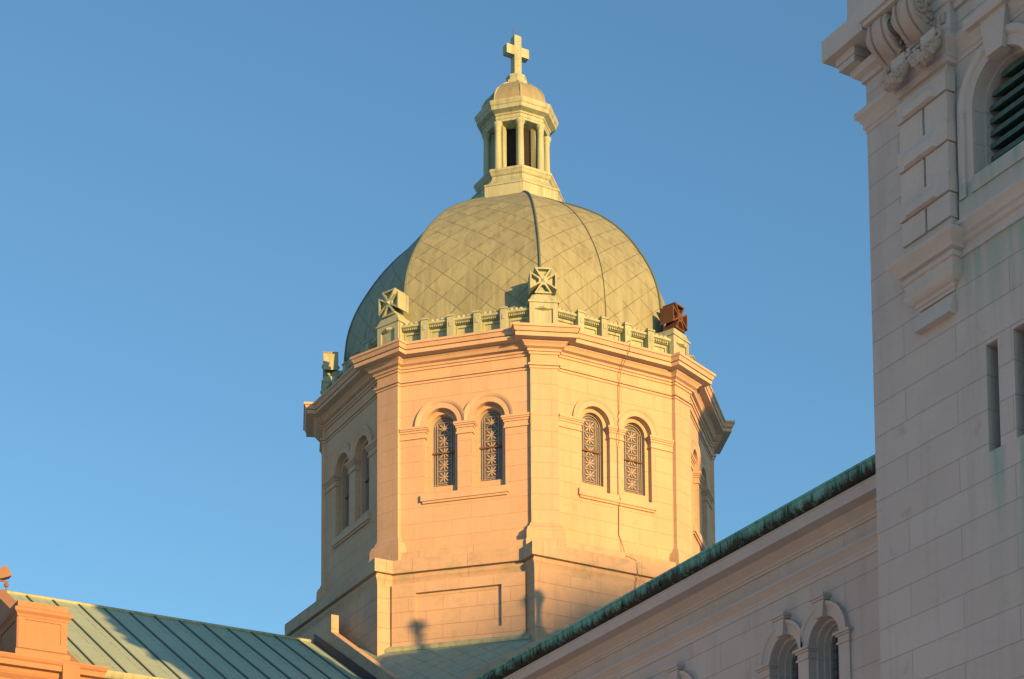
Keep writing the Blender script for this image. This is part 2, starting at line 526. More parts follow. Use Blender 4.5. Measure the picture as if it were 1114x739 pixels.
# raised border that leaves a sunk panel on the diagonal face
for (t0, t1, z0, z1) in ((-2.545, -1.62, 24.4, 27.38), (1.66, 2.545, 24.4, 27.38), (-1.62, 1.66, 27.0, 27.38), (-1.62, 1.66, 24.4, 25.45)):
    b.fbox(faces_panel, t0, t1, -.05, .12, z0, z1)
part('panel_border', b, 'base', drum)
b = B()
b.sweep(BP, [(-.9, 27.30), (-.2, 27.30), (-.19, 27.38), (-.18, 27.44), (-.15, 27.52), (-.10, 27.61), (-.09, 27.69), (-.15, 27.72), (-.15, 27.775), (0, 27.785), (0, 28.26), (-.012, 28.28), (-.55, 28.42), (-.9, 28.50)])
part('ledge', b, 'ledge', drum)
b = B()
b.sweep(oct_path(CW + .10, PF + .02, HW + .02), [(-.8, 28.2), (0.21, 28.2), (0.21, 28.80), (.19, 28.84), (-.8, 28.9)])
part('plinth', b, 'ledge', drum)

# walls: one panel per side, openings on the four sides the picture shows
ZS, ZSP = 31.06, 33.72
Z0, Z1 = 28.6, 36.1
def wall_side(openings):
    F = frame(0, CW); b = B()
    holes = [arch(tc, .64, ZS, ZSP) for tc in (-.925, .925)] if openings else []
    b.wall(F, -2.8, 2.8, Z0, Z1, holes, 0.20)
    if openings:
        for tc in (-.925, .925):
            l0 = arch(tc, .64, ZS, ZSP); l1 = arch(tc, .47, 31.42, 33.74)
            b.ring(F, l0, l1, -.20)
            b.reveal(F, l1, -.20, -.50)
    return b
me_open = dmesh(wall_side(True), 'wall', 'drum'); me_blank = dmesh(wall_side(False), 'wall', 'drum')
SHOW = (-90, -45, 0, 45)
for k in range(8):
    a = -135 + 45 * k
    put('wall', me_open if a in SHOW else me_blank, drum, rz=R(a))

# window with lattice, frame and iron bar
def window_meshes(tc):
    F = frame(0, CW)
    g = B(); g.face2d(F, arch(tc, .50, 31.40, 33.74), -.43)
    fr = B(); la, lb = arch(tc, .468, 31.44, 33.74), arch(tc, .425, 31.50, 33.74)
    fr.ring(F, la, lb, -.37); fr.reveal(F, lb, -.37, -.43)
    br = B(); br.fbox(F, tc - .47, tc + .47, -.40, -.34, 32.74, 32.80)
    lt = B()
    def strip(p, q, wd, o=-.415, th=.018):
        p, q = Vector(p), Vector(q); d = (q - p).normalized(); s = Vector((-d.y, d.x)) * wd / 2
        poly = [p + s, q + s, q - s, p - s]
        lt.prism([(v.x, v.y) for v in poly], lambda x, y: F(x, o, y), lambda x, y: F(x, o + th, y))
    x0, x1 = tc - .27, tc + .27
    ys = [31.62 + .468 * i for i in range(6)]
    strip((x0, 31.52), (x0, 33.98), .026); strip((x1, 31.52), (x1, 33.98), .026)
    strip((tc - .365, 31.52), (tc - .365, 33.9), .02); strip((tc + .365, 31.52), (tc + .365, 33.9), .02)
    for yv in ys: strip((x0, yv), (x1, yv), .026)
    strip((tc - .42, 31.55), (tc + .42, 31.55), .022)
    for i in range(5):
        cy = (ys[i] + ys[i + 1]) / 2; hy = .205; hx = .235
        for ax in range(8):
            a = math.pi * ax / 4
            ex, ey = math.cos(a), math.sin(a)
            sc_ = min(hx / abs(ex) if abs(ex) > .01 else 9, hy / abs(ey) if abs(ey) > .01 else 9)
            tip = Vector((tc + ex * sc_, cy + ey * sc_)); c = Vector((tc, cy))
            d = (tip - c); m = c + d * .62; s = Vector((-d.y, d.x)).normalized()
            wl = .027
            poly = [c + s * .01, m + s * wl, tip, m - s * wl, c - s * .01]
            lt.prism([(v.x, v.y) for v in poly], lambda x, y: F(x, -.415, y), lambda x, y: F(x, -.392, y))
        lt.prism([(tc + .05 * math.cos(R(45 * q)), cy + .05 * math.sin(R(45 * q))) for q in range(8)], lambda x, y: F(x, -.415, y), lambda x, y: F(x, -.385, y))
    # small arc over the topmost star
    for q in range(10):
        a, c2 = math.pi * q / 10, math.pi * (q + 1) / 10
        strip((tc + .36 * math.cos(a), 33.74 + .36 * math.sin(a)), (tc + .36 * math.cos(c2), 33.74 + .36 * math.sin(c2)), .02)
    return [dmesh(g, 'window', 'glass'), dmesh(fr, 'frame', 'frame'), dmesh(br, 'crossbar', 'bar'), dmesh(lt, 'lattice', 'lattice')]
for tc in (-.925, .925):
    ms = window_meshes(tc)
    w0 = put('window', ms[0], drum)
    for nme, m in zip(('frame', 'crossbar', 'lattice'), ms[1:]): put(nme, m, w0)
    w0.rotation_euler = (0, 0, R(SHOW[0]))
    for a in SHOW[1:]: dup(w0, drum, R(a))

# hood moulds, imposts, sill
F0 = frame(0, CW)
me_hood = []
for tc, cl in ((-.925, '-'), (.925, '+')):
    b = B()
    b.arc(F0, tc, ZSP, [(.644, -.02), (.644, .035), (.83, .04), (.85, .065), (.89, .075), (.93, .10), (1.0, .105), (1.0, -.02)], 0, 180, 28, cl)
    me_hood.append(dmesh(b, 'hood_mould', 'drum_plain', 40))
b = B()
def impost(t0, t1):
    e = .05
    for (z0, z1, o) in ((33.27, 33.33, .05), (33.33, 33.50, .025), (33.50, 33.58, .06), (33.58, 33.64, .10), (33.64, 33.72, .13)):
        b.fbox(F0, t0 - (o if t0 > -2 else 0), t1 + (o if t1 < 2 else 0), -.19, o, z0, z1)
me_imp = []
for t0, t1 in ((-2.52, -1.565), (-.285, .285), (1.565, 2.52)):
    b = B(); impost(t0, t1); me_imp.append(dmesh(b, 'impost', 'drum_plain'))
b = B()
b.fbox(F0, -1.70, 1.70, -.2, .12, 30.80, 31.06); b.fbox(F0, -1.64, 1.64, -.02, .07, 30.72, 30.80)
me_sill = dmesh(b, 'sill', 'drum_plain')
for a in SHOW:
    for mh in me_hood: put('hood_mould', mh, drum, rz=R(a))
    [put('impost', mi, drum, rz=R(a)) for mi in me_imp]; put('sill', me_sill, drum, rz=R(a))

# corner pilasters (built at angle 0, turned to each corner)
b = B()
pp = [(PF - .6, -HW), (PF, -HW), (PF, HW), (PF - .6, HW)]
b.sweep(pp, [(0, 29.5), (0, 36.05)], closed=False, close_prof=False)
b.sweep(pp, [(.20, 28.84), (.20, 29.16), (.17, 29.20), (.16, 29.28), (.08, 29.36), (.06, 29.44), (.01, 29.52), (0, 29.6)], closed=False, close_prof=False)
me_pil = dmesh(b, 'pilaster', 'drum')
for k in range(8): put('pilaster', me_pil, drum, rz=R(22.5 + 45 * k))

# neck band and cornice, broken forward over every pilaster
b = B()
b.sweep(P32, [(-.1, 35.40), (.035, 35.40), (.04, 35.46), (.015, 35.465), (.015, 35.49), (.085, 35.50), (.09, 35.56), (.04, 35.60), (-.1, 35.62)])
part('neck_band', b, 'drum_plain', drum)
b = B()
prof = [(-.6, 35.93), (.05, 35.93), (.06, 35.99), (.06, 36.01), (.11, 36.02), (.13, 36.08), (.10, 36.085), (.10, 36.11), (.22, 36.16), (.27, 36.25), (.33, 36.29), (.35, 36.34), (.62, 36.345), (.62, 36.48), (.575, 36.485), (.575, 36.52), (.64, 36.525), (.66, 36.57), (.69, 36.64), (.70, 36.66), (.74, 36.67), (.74, 36.76), (-.2, 36.84), (-.6, 36.84)]
b.sweep(P32, prof)
part('cornice', b, 'drum_plain', drum, 30)

# copper parapet on the cornice: coping rail, recessed panels and little posts
par = None
b = B()
op = [((7.2 / math.cos(R(22.5))) * D2(22.5 + 45 * k)).to_2d() for k in range(8)]
b.sweep(op, [(-.45, 36.82), (0, 36.82), (0, 37.58), (.12, 37.60), (.12, 37.66), (.26, 37.72), (.26, 37.80), (.02, 37.90), (-.02, 37.98), (-.45, 38.02)])
par = part('parapet', b, 'copper_trim', drum)
FP = frame(0, 7.2)
b = B()
b.fbox(FP, -.13, .13, -.1, .36, 36.83, 37.84)
b.hexa([FP(-.16, -.05, 37.84), FP(.16, -.05, 37.84), FP(.16, .40, 37.84), FP(-.16, .40, 37.84)], [FP(-.16, -.05, 37.90), FP(.16, -.05, 37.90), FP(.16, .40, 37.90), FP(-.16, .40, 37.90)])
b.hexa([FP(-.12, -.05, 37.90), FP(.12, -.05, 37.90), FP(.12, .36, 37.90), FP(-.12, .36, 37.90)], [FP(-.01, .05, 38.07), FP(.01, .05, 38.07), FP(.01, .15, 38.07), FP(-.01, .15, 38.07)])
b.fbox(FP, -.05, .05, .35, .385, 37.45, 37.62)
me_post = dmesh(b, 'post', 'copper_trim')
posts = {}
for k in range(8):
    for t in (-1.55, -.52, .52, 1.55):
        d = D2(45 * k + 90) * t
        put('post', me_post, par, loc=d, rz=R(45 * k))
b = B()
for i in range(5):
    t0, t1 = (-2.58 + 1.033 * i + .14, -2.58 + 1.033 * (i + 1) - .14)
    # small crest leaves on the panel coping and a sunk field
    for j in range(4):
        tt = t0 + (t1 - t0) * (j + .5) / 4
        b.lathe([(.0, -.05), (.085, -.03), (.10, .02), (.07, .07), (0, .10)], 8, FP(tt, .08, 37.87))
    for j in range(9):
        tt = t0 + (t1 - t0) * (j + .5) / 9
        b.fbox(FP, tt - .022, tt + .022, .10, .20, 37.61, 37.675)
    b.fbox(FP, t0, t1, -.01, .06, 36.83, 36.95); b.fbox(FP, t0, t1, -.01, .06, 37.48, 37.57)
    b.fbox(FP, t0, t0 + .07, -.01, .05, 36.95, 37.50); b.fbox(FP, t1 - .07, t1, -.01, .05, 36.95, 37.50)
me_pan = dmesh(b, 'panel', 'copper_trim')
for k in range(8): put('panel', me_pan, par, rz=R(45 * k))

# lightning conductor running down the dome and the drum
cab = [(.12, 38.1), (.10, 37.0)]
b = B()
b.tube([frame(0, c)(t, 0, z) for t, c, z in ((.18, 7.30, 38.05), (.16, 7.55, 37.6), (.16, 7.6, 36.9), (.16, 8.25, 36.86), (.15, 8.22, 36.5), (.14, 7.62, 35.95), (.10, 7.55, 35.5), (.10, 7.50, 34.3), (.02, 7.60, 33.95), (.02, 7.62, 33.2), (.03, 7.5, 33.0), (.04, 7.5, 31.2), (.06, 7.60, 30.95), (.06, 7.49, 30.6), (.04, 7.49, 29.6), (.16, 7.50, 29.3), (.18, 7.7, 28.75), (.18, 8.45, 28.3), (.2, 8.5, 27.8), (.2, 8.3, 27.2), (.2, 8.3, 24.5))], .014, 6)
part('conductor_cable', b, 'cable', drum)

# ------------------------------------------------------------------ Maltese crosses on the corners
def maltese(mat, ped_mat):
    ped = B()
    F = frame(0, 0)
    ped.hexa([F(-.56, -.95, 0), F(.56, -.95, 0), F(.56, 0, 0), F(-.56, 0, 0)], [F(-.56, -.95, .12), F(.56, -.95, .12), F(.56, 0, .12), F(-.56, 0, .12)])
    ped.hexa([F(-.50, -.90, .12), F(.50, -.90, .12), F(.50, -.10, .12), F(-.50, -.10, .12)], [F(-.50, -.9, 1.1), F(.50, -.9, 1.1), F(.50, -.10, 1.1), F(-.50, -.10, 1.1)])
    for (t0, t1, z0, z1) in ((-.53, -.34, .12, 1.1), (.34, .53, .12, 1.1), (-.34, .34, .12, .32), (-.34, .34, .88, 1.1)):
        ped.fbox(F, t0, t1, -.12, -.03, z0, z1)
        ped.prism([(-(.9 - (.53 - (-t1)) * .75) if 0 else t0, z0), (t1, z0), (t1, z1), (t0, z1)], lambda x, y: Vector((-.48 + x * .74, .50, y)), lambda x, y: Vector((-.48 + x * .74, .53, y)))
        ped.prism([(t0, z0), (t1, z0), (t1, z1), (t0, z1)], lambda x, y: Vector((-.48 + x * .74, -.50, y)), lambda x, y: Vector((-.48 + x * .74, -.53, y)))
    ped.hexa([F(-.58, -.97, 1.1), F(.58, -.97, 1.1), F(.58, .01, 1.1), F(-.58, .01, 1.1)], [F(-.58, -.97, 1.17), F(.58, -.97, 1.17), F(.58, .01, 1.17), F(-.58, .01, 1.17)])
    ped.hexa([F(-.54, -.95, 1.17), F(.54, -.95, 1.17), F(.54, -.02, 1.17), F(-.54, -.02, 1.17)], [F(-.42, -.80, 1.42), F(.42, -.80, 1.42), F(.42, -.1, 1.42), F(-.42, -.1, 1.42)])
    ped.fbox(F, -.30, .30, -.68, -.14, 1.42, 1.49)
    cr = B(); C = 1.98; fo, bo = -.06, -.66
    for k in range(4):
        a = R(90 * k)
        def rot(x, y, a=a): return (x * math.cos(a) - y * math.sin(a), C + x * math.sin(a) + y * math.cos(a))
        poly = [rot(*p) for p in ((-.085, .085), (.085, .085), (.335, .50), (-.335, .50))]
        inn = [rot(*p) for p in ((-.055, .17), (.055, .17), (.235, .44), (-.235, .44))]
        for (oa, ob, od) in ((fo, fo - .16, 1), (bo, bo + .16, -1)):
            n = 4
            P = [F(x, oa, z) for x, z in poly] + [F(x, oa, z) for x, z in inn] + [F(x, ob, z) for x, z in inn]
            cr.add(P, [(i, (i + 1) % 4, 4 + (i + 1) % 4, 4 + i) for i in range(4)] + [(4 + i, 4 + (i + 1) % 4, 8 + (i + 1) % 4, 8 + i) for i in range(4)] + [(8, 9, 10, 11)])
        cr.add([F(x, fo, z) for x, z in poly] + [F(x, bo, z) for x, z in poly], [(1, 2, 6, 5), (2, 3, 7, 6), (3, 0, 4, 7)])
    for oa, s in ((fo, 1), (bo, -1)):
        q = [(-.085, C - .085), (.085, C - .085), (.085, C + .085), (-.085, C + .085)]
        cr.add([F(x, oa, z) for x, z in q] + [F(0, oa + s * .08, C)], [(i, (i + 1) % 4, 4) for i in range(4)])
    return ped.mesh('pedestal', ped_mat), cr.mesh('cross', mat)
mp, mc = maltese('copper_trim', 'copper_trim')
mcr = mc.copy(); mcr.materials.clear(); mcr.materials.append(MAT['rust'])
ML = {-1: 'pale green copper Maltese cross at the left end of the sunlit parapet, its side lit',
      0: 'pale copper Maltese cross facing the viewer at the front corner of the drum',
      1: 'rusty brown Maltese cross at the right corner of the drum parapet',
      -2: 'dark green Maltese cross seen edge-on at the far left of the drum',
      2: 'Maltese cross behind the dome on the far right corner of the drum'}
for k in (-2, -1, 0, 1):
    a = -22.5 + 45 * k
    n = D2(a) * 8.02
    m = thing('maltese_cross', ML[k], 'cross', (n.x, n.y, 36.85), R(a), 'Maltese crosses on the corners of the drum')
    put('pedestal', mp, m); put('cross', mcr if k == 1 else mc, m)

# ------------------------------------------------------------------ copper dome
dome = thing('copper_dome', 'eight-sided weathered copper dome with diamond shingles above the drum', 'dome', (0, 0, 37.2))
prof = [(7.08, 37.2), (7.09, 38.0), (7.08, 38.8), (7.04, 39.5), (6.95, 40.15), (6.78, 40.75), (6.55, 41.3), (6.22, 41.9), (5.80, 42.55), (5.38, 43.1), (4.88, 43.65), (4.30, 44.18), (3.65, 44.66), (2.95, 45.10), (2.4, 45.42), (1.9, 45.68)]
def smooth_prof(p, sub=3):
    o = []
    for i in range(len(p) - 1):
        p0 = p[max(i - 1, 0)]; p1 = p[i]; p2 = p[i + 1]; p3 = p[min(i + 2, len(p) - 1)]
        for s in range(sub):
            t = s / sub
            o.append(tuple(.5 * ((2 * p1[j]) + (-p0[j] + p2[j]) * t + (2 * p0[j] - 5 * p1[j] + 4 * p2[j] - p3[j]) * t * t + (-p0[j] + 3 * p1[j] - 3 * p2[j] + p3[j]) * t ** 3) for j in (0, 1)))
    o.append(p[-1]); return o
sp = smooth_prof(prof)
def shell_side(sp, ndiv=6):
    b = B(); rows = []; uvs = []; arc_l = 0
    for i, (r, z) in enumerate(sp):
        if i: arc_l += math.hypot((r - sp[i - 1][0]) * .924, z - sp[i - 1][1])
        c = r * math.cos(R(22.5)); h = r * math.sin(R(22.5))
        rows.append([Vector((c, -h + 2 * h * j / ndiv, z)) for j in range(ndiv + 1)])
        uvs.append([(-h + 2 * h * j / ndiv + .0, arc_l) for j in range(ndiv + 1)])
    b.grid(rows, uvrows=uvs); return b
me_f = shell_side(sp).mesh('facet', 'dome', (0, 0, 37.2), smooth=60, fix=False)
b = B(); rp = [Vector((r + .015, 0, z)) for r, z in sp]
b.tube(rp, .045, 8)
me_r = b.mesh('ridge_roll', 'seam', (0, 0, 37.2), smooth=60)
for k in range(8):
    put('facet', me_f, dome, rz=R(45 * k))
    put('ridge_roll', me_r, dome, rz=R(22.5 + 45 * k))
b = B()
b.tube([Vector((r * math.cos(R(22.5)) + .02, .18 * (1 - i / len(sp)), z)) for i, (r, z) in enumerate(sp) if z > 37.9], .016, 6)
part('conductor_cable', b, 'seam', dome)

# ------------------------------------------------------------------ roof lantern
lan = thing('roof_lantern', 'small octagonal copper lantern with eight columns on top of the dome', 'lantern', (0, 0, 45.4))
def octo(b, prof):
    b.lathe(prof, 8, (0, 0, 0), 22.5)
b = B(); octo(b, [(2.12, 45.2), (2.12, 46.02), (2.16, 46.04), (2.16, 46.10), (2.02, 46.16), (1.86, 46.28), (1.72, 46.44), (1.64, 46.56), (1.64, 46.66), (1.70, 46.70), (1.76, 46.80), (1.80, 46.84), (1.80, 46.93), (1.2, 47.0)])
part('base', b, 'copper_trim', lan)
b = B()
col = [(.17, 46.98), (.20, 47.0), (.20, 47.05), (.175, 47.10), (.155, 47.13), (.15, 47.9), (.135, 48.82), (.15, 48.84), (.15, 48.88), (.135, 48.9), (.15, 48.97), (.20, 49.06), (.21, 49.10), (.21, 49.16), (.0, 49.16)]
b.lathe(col, 16, (1.24, 0, 0))
me_c = b.mesh('column', 'copper_trim', (0, 0, 45.4), smooth=50)
b = B()
F = frame(0, .96); b.fbox(F, -.13, .13, -.12, .10, 46.98, 49.18)
me_p = b.mesh('pier', 'copper_trim', (0, 0, 45.4))
for k in range(8):
    put('column', me_c, lan, rz=R(22.5 + 45 * k)); put('pier', me_p, lan, rz=R(22.5 + 45 * k))
b = B(); octo(b, [(.70, 47.50), (.78, 47.6), (.78, 49.15)])  # dark octagonal core added so the lantern openings read dark
part('dark_fill', b, 'dark', lan)
b = B(); octo(b, [(.7, 49.10), (1.36, 49.16), (1.36, 49.26), (1.38, 49.27), (1.38, 49.40), (1.42, 49.42), (1.44, 49.48), (1.66, 49.56), (1.68, 49.70), (1.72, 49.74), (1.76, 49.84), (1.76, 49.92), (1.5, 50.0), (1.3, 50.0)])
part('entablature', b, 'copper_trim', lan)
b = B(); octo(b, smooth_prof([(1.46, 49.96), (1.47, 50.15), (1.40, 50.42), (1.24, 50.70), (1.0, 50.97), (.72, 51.18), (.48, 51.32)], 2))
part('cupola', b, 'cupola', lan)
b = B(); b.tube([(1.49 * math.cos(R(22.5)), 1.49 * math.sin(R(22.5)), 50.0), (1.42 * .924, 1.42 * .383, 50.42), (1.25 * .924, 1.25 * .383, 50.71), (.73 * .924, .73 * .383, 51.19), (.49 * .924, .49 * .383, 51.33)], .025, 6)
me_s = b.mesh('cupola_rib', 'copper_trim', (0, 0, 45.4))
for k in range(8): put('cupola_rib', me_s, lan, rz=R(45 * k))
b = B(); octo(b, [(.52, 51.26), (.55, 51.34), (.55, 51.42), (.44, 51.48), (.40, 51.60), (.44, 51.66), (.44, 51.72), (.3, 51.76)])
part('finial_base', b, 'copper_trim', lan)

fc = thing('finial_cross', 'pale copper Latin cross on top of the roof lantern', 'cross', (0, 0, 51.74))
b = B(); b.box(-.165, .165, -.165, .165, 51.74, 53.54)
for (y0, y1) in ((-.53, -.165), (.165, .53)): b.box(-.162, .162, y0, y1, 52.66, 53.06)
b.hexa([(-.24, -.24, 51.72), (.24, -.24, 51.72), (.24, .24, 51.72), (-.24, .24, 51.72)], [(-.18, -.18, 51.86), (.18, -.18, 51.86), (.18, .18, 51.86), (-.18, .18, 51.86)])
part('cross_body', b, 'copper_trim', fc)
b = B(); b.tube([(0, -.12, 53.5), (0, -.12, 53.92)], .016, 6)
part('lightning_rod', b, 'rust', fc)
b = B()
for z in (52.2, 52.5, 52.86, 53.25): b.lathe([(.0, 0), (.02, 0), (.02, .02), (0, .02)], 6, (.168, 0, z))
part('rivets', b, 'seam', fc)

# ------------------------------------------------------------------ nave
NX0, NX1, NY = 9.0, 45.0, -9.0
SL = 0.59
nave = thing('nave', 'long pale limestone nave wall with arched window pairs under a green copper gutter', 'church nave', (27, 0, 0))
FN = yframe(NY)
PAIRS = (30.28, 23.93, 17.58)
HR, NSP, NSI = .595, 17.32, 13.6
b = B()
holes = [arch(pc + s * .80, HR, NSI, NSP) for pc in PAIRS for s in (-1, 1)]
b.wall(FN, NX0, NX1, 0, 20.0, holes, .18)
for h, (pc, s) in zip(holes, [(pc, s) for pc in PAIRS for s in (-1, 1)]):
    l1 = arch(pc + s * .80, .51, NSI + .1, NSP + .0)
    b.ring(FN, h, l1, -.18); b.reveal(FN, l1, -.18, -.36)
    l2 = arch(pc + s * .80, .46, NSI + .15, NSP + .0)
    b.ring(FN, l1, l2, -.36); b.reveal(FN, l2, -.36, -.60)
b.quad((NX1, NY, 0), (NX1, -NY, 0), (NX1, -NY, 20), (NX1, NY, 20)); b.quad((NX0, -NY, 0), (NX1, -NY, 0), (NX1, -NY, 20), (NX0, -NY, 20))
part('wall', b, 'nave', nave)
for pc in PAIRS:
    for s in (-1, 1):
        tc = pc + s * .8
        gl = B(); gl.face2d(FN, arch(tc, .48, NSI, NSP), -.54)
        wn = part('window', gl, 'glass', nave)
        fr = B(); la, lb = arch(tc, .46, NSI + .15, NSP), arch(tc, .37, NSI + .2, NSP); fr.ring(FN, la, lb, -.47); fr.reveal(FN, lb, -.47, -.54)
        part('frame', fr, 'frame', wn)
        lt = B(); i = 0
        for zz in [NSI + .3 + .22 * q for q in range(18)]:
            lt.fbox(FN, tc - .34, tc + .34, -.535, -.515, zz, zz + .012)
        for tt in (-.2, -.07, .07, .2): lt.fbox(FN, tc + tt - .006, tc + tt + .006, -.532, -.512, NSI + .2, NSP + .25)
        part('lattice', lt, 'lead', wn)
    Fp = lambda t, o, z, pc=pc: FN(pc + t, o, z)
    for tc, cl in ((-.8, '-'), (.8, '+')):
        b = B()
        b.arc(Fp, tc, NSP, [(HR + .004, -.02), (HR + .004, .04), (.76, .045), (.78, .06), (.83, .07), (.86, .11), (.95, .12), (.95, -.02)], 0, 180, 28, cl)
        part('hood_mould', b, 'nave_plain', nave, 40)
    for tc in (-.8, .8):
        b = B()
        b.prism([(tc - .13, NSP + HR - .04), (tc + .13, NSP + HR - .04), (tc + .19, NSP + .97), (tc - .19, NSP + .97)], lambda x, y: Fp(x, -.05, y), lambda x, y: Fp(x, .17, y))
        b.fbox(Fp, tc - .25, tc + .25, -.03, .21, NSP + .97, NSP + 1.03); b.fbox(Fp, tc - .29, tc + .29, -.03, .25, NSP + 1.03, NSP + 1.10)
        part('keystone', b, 'nave_plain', nave)
    for (t0, t1) in ((-1.80, -1.39), (-.21, .21), (1.39, 1.80)):
        b = B()
        b.fbox(Fp, t0, t1, -.17, .05, NSI, NSP - .26)
        for (z0, z1, o) in ((-.28, -.23, .09), (-.23, -.09, .06), (-.09, -.04, .10), (-.04, .02, .15)):
            b.fbox(Fp, t0 - (o - .05), t1 + (o - .05), -.175, o, NSP + z0, NSP + z1)
        part('impost', b, 'nave_plain', nave)
# string course and eaves cornice
b = B()
path = [(NX0 + .3, NY), (NX1, NY)]
b.sweep(path, [(-.05, 18.90), (.03, 18.90), (.035, 19.0), (.06, 19.03), (.06, 19.08), (.10, 19.12), (.16, 19.2), (.20, 19.23), (.20, 19.29), (-.05, 19.34)], closed=False)
part('string_course', b, 'nave_plain', nave, 30)
b = B()
b.sweep(path, [(-.3, 19.74), (.04, 19.74), (.045, 19.80), (.08, 19.82), (.09, 19.88), (.18, 19.95), (.24, 20.0), (.26, 20.06), (.60, 20.07), (.60, 20.34), (.62, 20.35), (.62, 20.385), (.5, 20.39), (-.3, 20.39)], closed=False)
part('cornice', b, 'nave_plain', nave, 30)
b = B()
b.sweep(path, [(.40, 20.40), (.62, 20.405), (.72, 20.44), (.77, 20.52), (.78, 20.68), (.81, 20.69), (.81, 20.75), (.76, 20.75), (.72, 20.58), (.4, 20.55)], closed=False)
for i in range(38):
    x = NX0 + .8 + i * .95
    b.box(x, x + .03, NY - .80, NY - .70, 20.46, 20.66)
part('gutter', b, 'gutter', nave, 40)
b = B()
for s in (-1, 1):
    b.quad((NX0 - .0, 0, 26.2), (NX1, 0, 26.2), (NX1, s * 9.6, 26.2 - SL * 9.6), (NX0, s * 9.6, 26.2 - SL * 9.6))
part('roof', b, 'roof', nave)
b = B()
FG = lambda t, o, z: Vector((NX1 - .0 + o, t, z))
b.prism([(-9.4, 20.0), (9.4, 20.0), (9.4, 22.4), (3.6, 28.4), (-3.6, 28.4), (-9.4, 22.4)], lambda x, y: FG(x, -.6, y), lambda x, y: FG(x, 0, y))
part('front_gable', b, 'nave', nave)

def ball_finial(y, zc, label):
    f = thing('ball_finial', label, 'finial', (44.7, y, zc - 2.05), 0, 'ball finials on the front gable')
    bb = B(); z0 = zc - 2.05
    bb.hexa([(44.4, y - .42, z0), (45.0, y - .42, z0), (45.0, y + .42, z0), (44.4, y + .42, z0)], [(44.45, y - .36, z0 + .8), (44.95, y - .36, z0 + .8), (44.95, y + .36, z0 + .8), (44.45, y + .36, z0 + .8)])
    part('pedestal', bb, 'nave_plain', f)
    bb = B(); bb.lathe([(.30, z0 + .8), (.30, z0 + .9), (.14, z0 + 1.05), (.10, z0 + 1.5), (.16, z0 + 1.72)] + [(.27 * math.sin(R(a)) if a < 180 else 0, zc - .27 * math.cos(R(a))) for a in range(35, 181, 15)], 20, (44.7, y, 0))
    part('ball', bb, 'nave_plain', f, 50)
tan_el = math.tan(R(SUN_EL)) / math.cos(R(SUN_AZ))
for (px_, py_, pz_, lb) in ((4.557, -7.039, 25.75, 'stone ball finial on the left slope of the nave gable'), (7.75, -4.0, 26.3, 'stone ball finial near the peak of the nave gable')):
    dx = 44.7 - px_
    ball_finial(py_ + dx * math.tan(R(SUN_AZ)), pz_ + dx * tan_el, lb)

# ------------------------------------------------------------------ transept
TY0, TY1, TX = -20.9, -9.0, 8.8
tr = thing('transept', 'transept with a green standing-seam copper roof left of the drum', 'church transept', (0, -15, 0))
def rz_(x): return 26.2 - SL * abs(x)
b = B()
uvs = [(0, TY0), (0, TY1), (10.2, TY1), (10.2, TY0)]
for s in (-1, 1):
    q = [(0, TY0), (0, TY1), (s * TX, TY1), (s * TX, TY0)]
    b.quad(*[(x, y, rz_(x)) for x, y in q], uvs=[(u + 30, v + 48.9) for u, v in uvs])
me = b.mesh('roof', 'roof', (0, -15, 0), fix=False)
roof = put('roof', me, tr)
b = B()
y = TY1 - .72
while y > TY0:
    for s in (-1, 1):
        th = .022; hh = .075
        b.prism([(0, 0.0), (s * TX, -SL * TX), (s * TX, -SL * TX + hh), (0, hh)], lambda x, z: Vector((x, y - th, 26.19 + z)), lambda x, z: Vector((x, y + th, 26.19 + z)))
    y -= .945
part('standing_seam', b, 'seam', roof)
b = B(); b.tube([(0, TY0, 26.24), (0, TY1 - .1, 26.24)], .07, 10)
part('ridge_roll', b, 'copper_trim', roof, 50)
b = B(); b.box(-8.4, 8.4, TY0 + .3, -8.5, 0, 20.6)
part('wall', b, 'nave', tr)
b = B(); b.sweep([(8.4, TY0 + 1.2), (8.4, TY1 + .2)], [(-.2, 20.2), (.1, 20.2), (.25, 20.4), (.3, 20.6), (.3, 20.8), (-.2, 20.85)], closed=False)
part('cornice', b, 'nave_plain', tr)
b = B(); b.sweep([(8.4, TY0 + .4), (8.4, TY1)], [(.2, 20.82), (.5, 20.84), (.58, 20.92), (.6, 21.06), (.56, 21.07), (.52, 20.98), (.2, 20.95)], closed=False)
part('gutter', b, 'copper_trim', tr, 40)
b = B()  # gable wall with raked coping
gz = .32
b.prism([(-9.2, 20), (9.2, 20), (9.2, rz_(9.2) + gz), (0, 26.2 + gz * .35), (-9.2, rz_(9.2) + gz)], lambda x, z: Vector((x, TY0 - .55, z)), lambda x, z: Vector((x, TY0, z)))
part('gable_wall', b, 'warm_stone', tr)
# raised stone parapet at the drum end of the roof, with dark flashing
b = B()
pr = [(-6.9, 22.3), (6.9, 22.3), (6.9, 22.98), (1.56, 26.18), (1.56, 26.86), (-1.56, 26.86), (-1.56, 26.18), (-6.9, 22.98)]
b.prism(pr, lambda x, z: Vector((x, -9.0, z)), lambda x, z: Vector((x, -8.70, z)))
part('parapet_wall', b, 'base', tr)
b = B()
b.prism([(0, 26.22), (9, rz_(9) + .02), (9, rz_(9) + .42), (.0, 26.55)], lambda x, z: Vector((x, -9.04, z)), lambda x, z: Vector((x, -9.003, z)))
part('flashing', b, 'lead', tr)

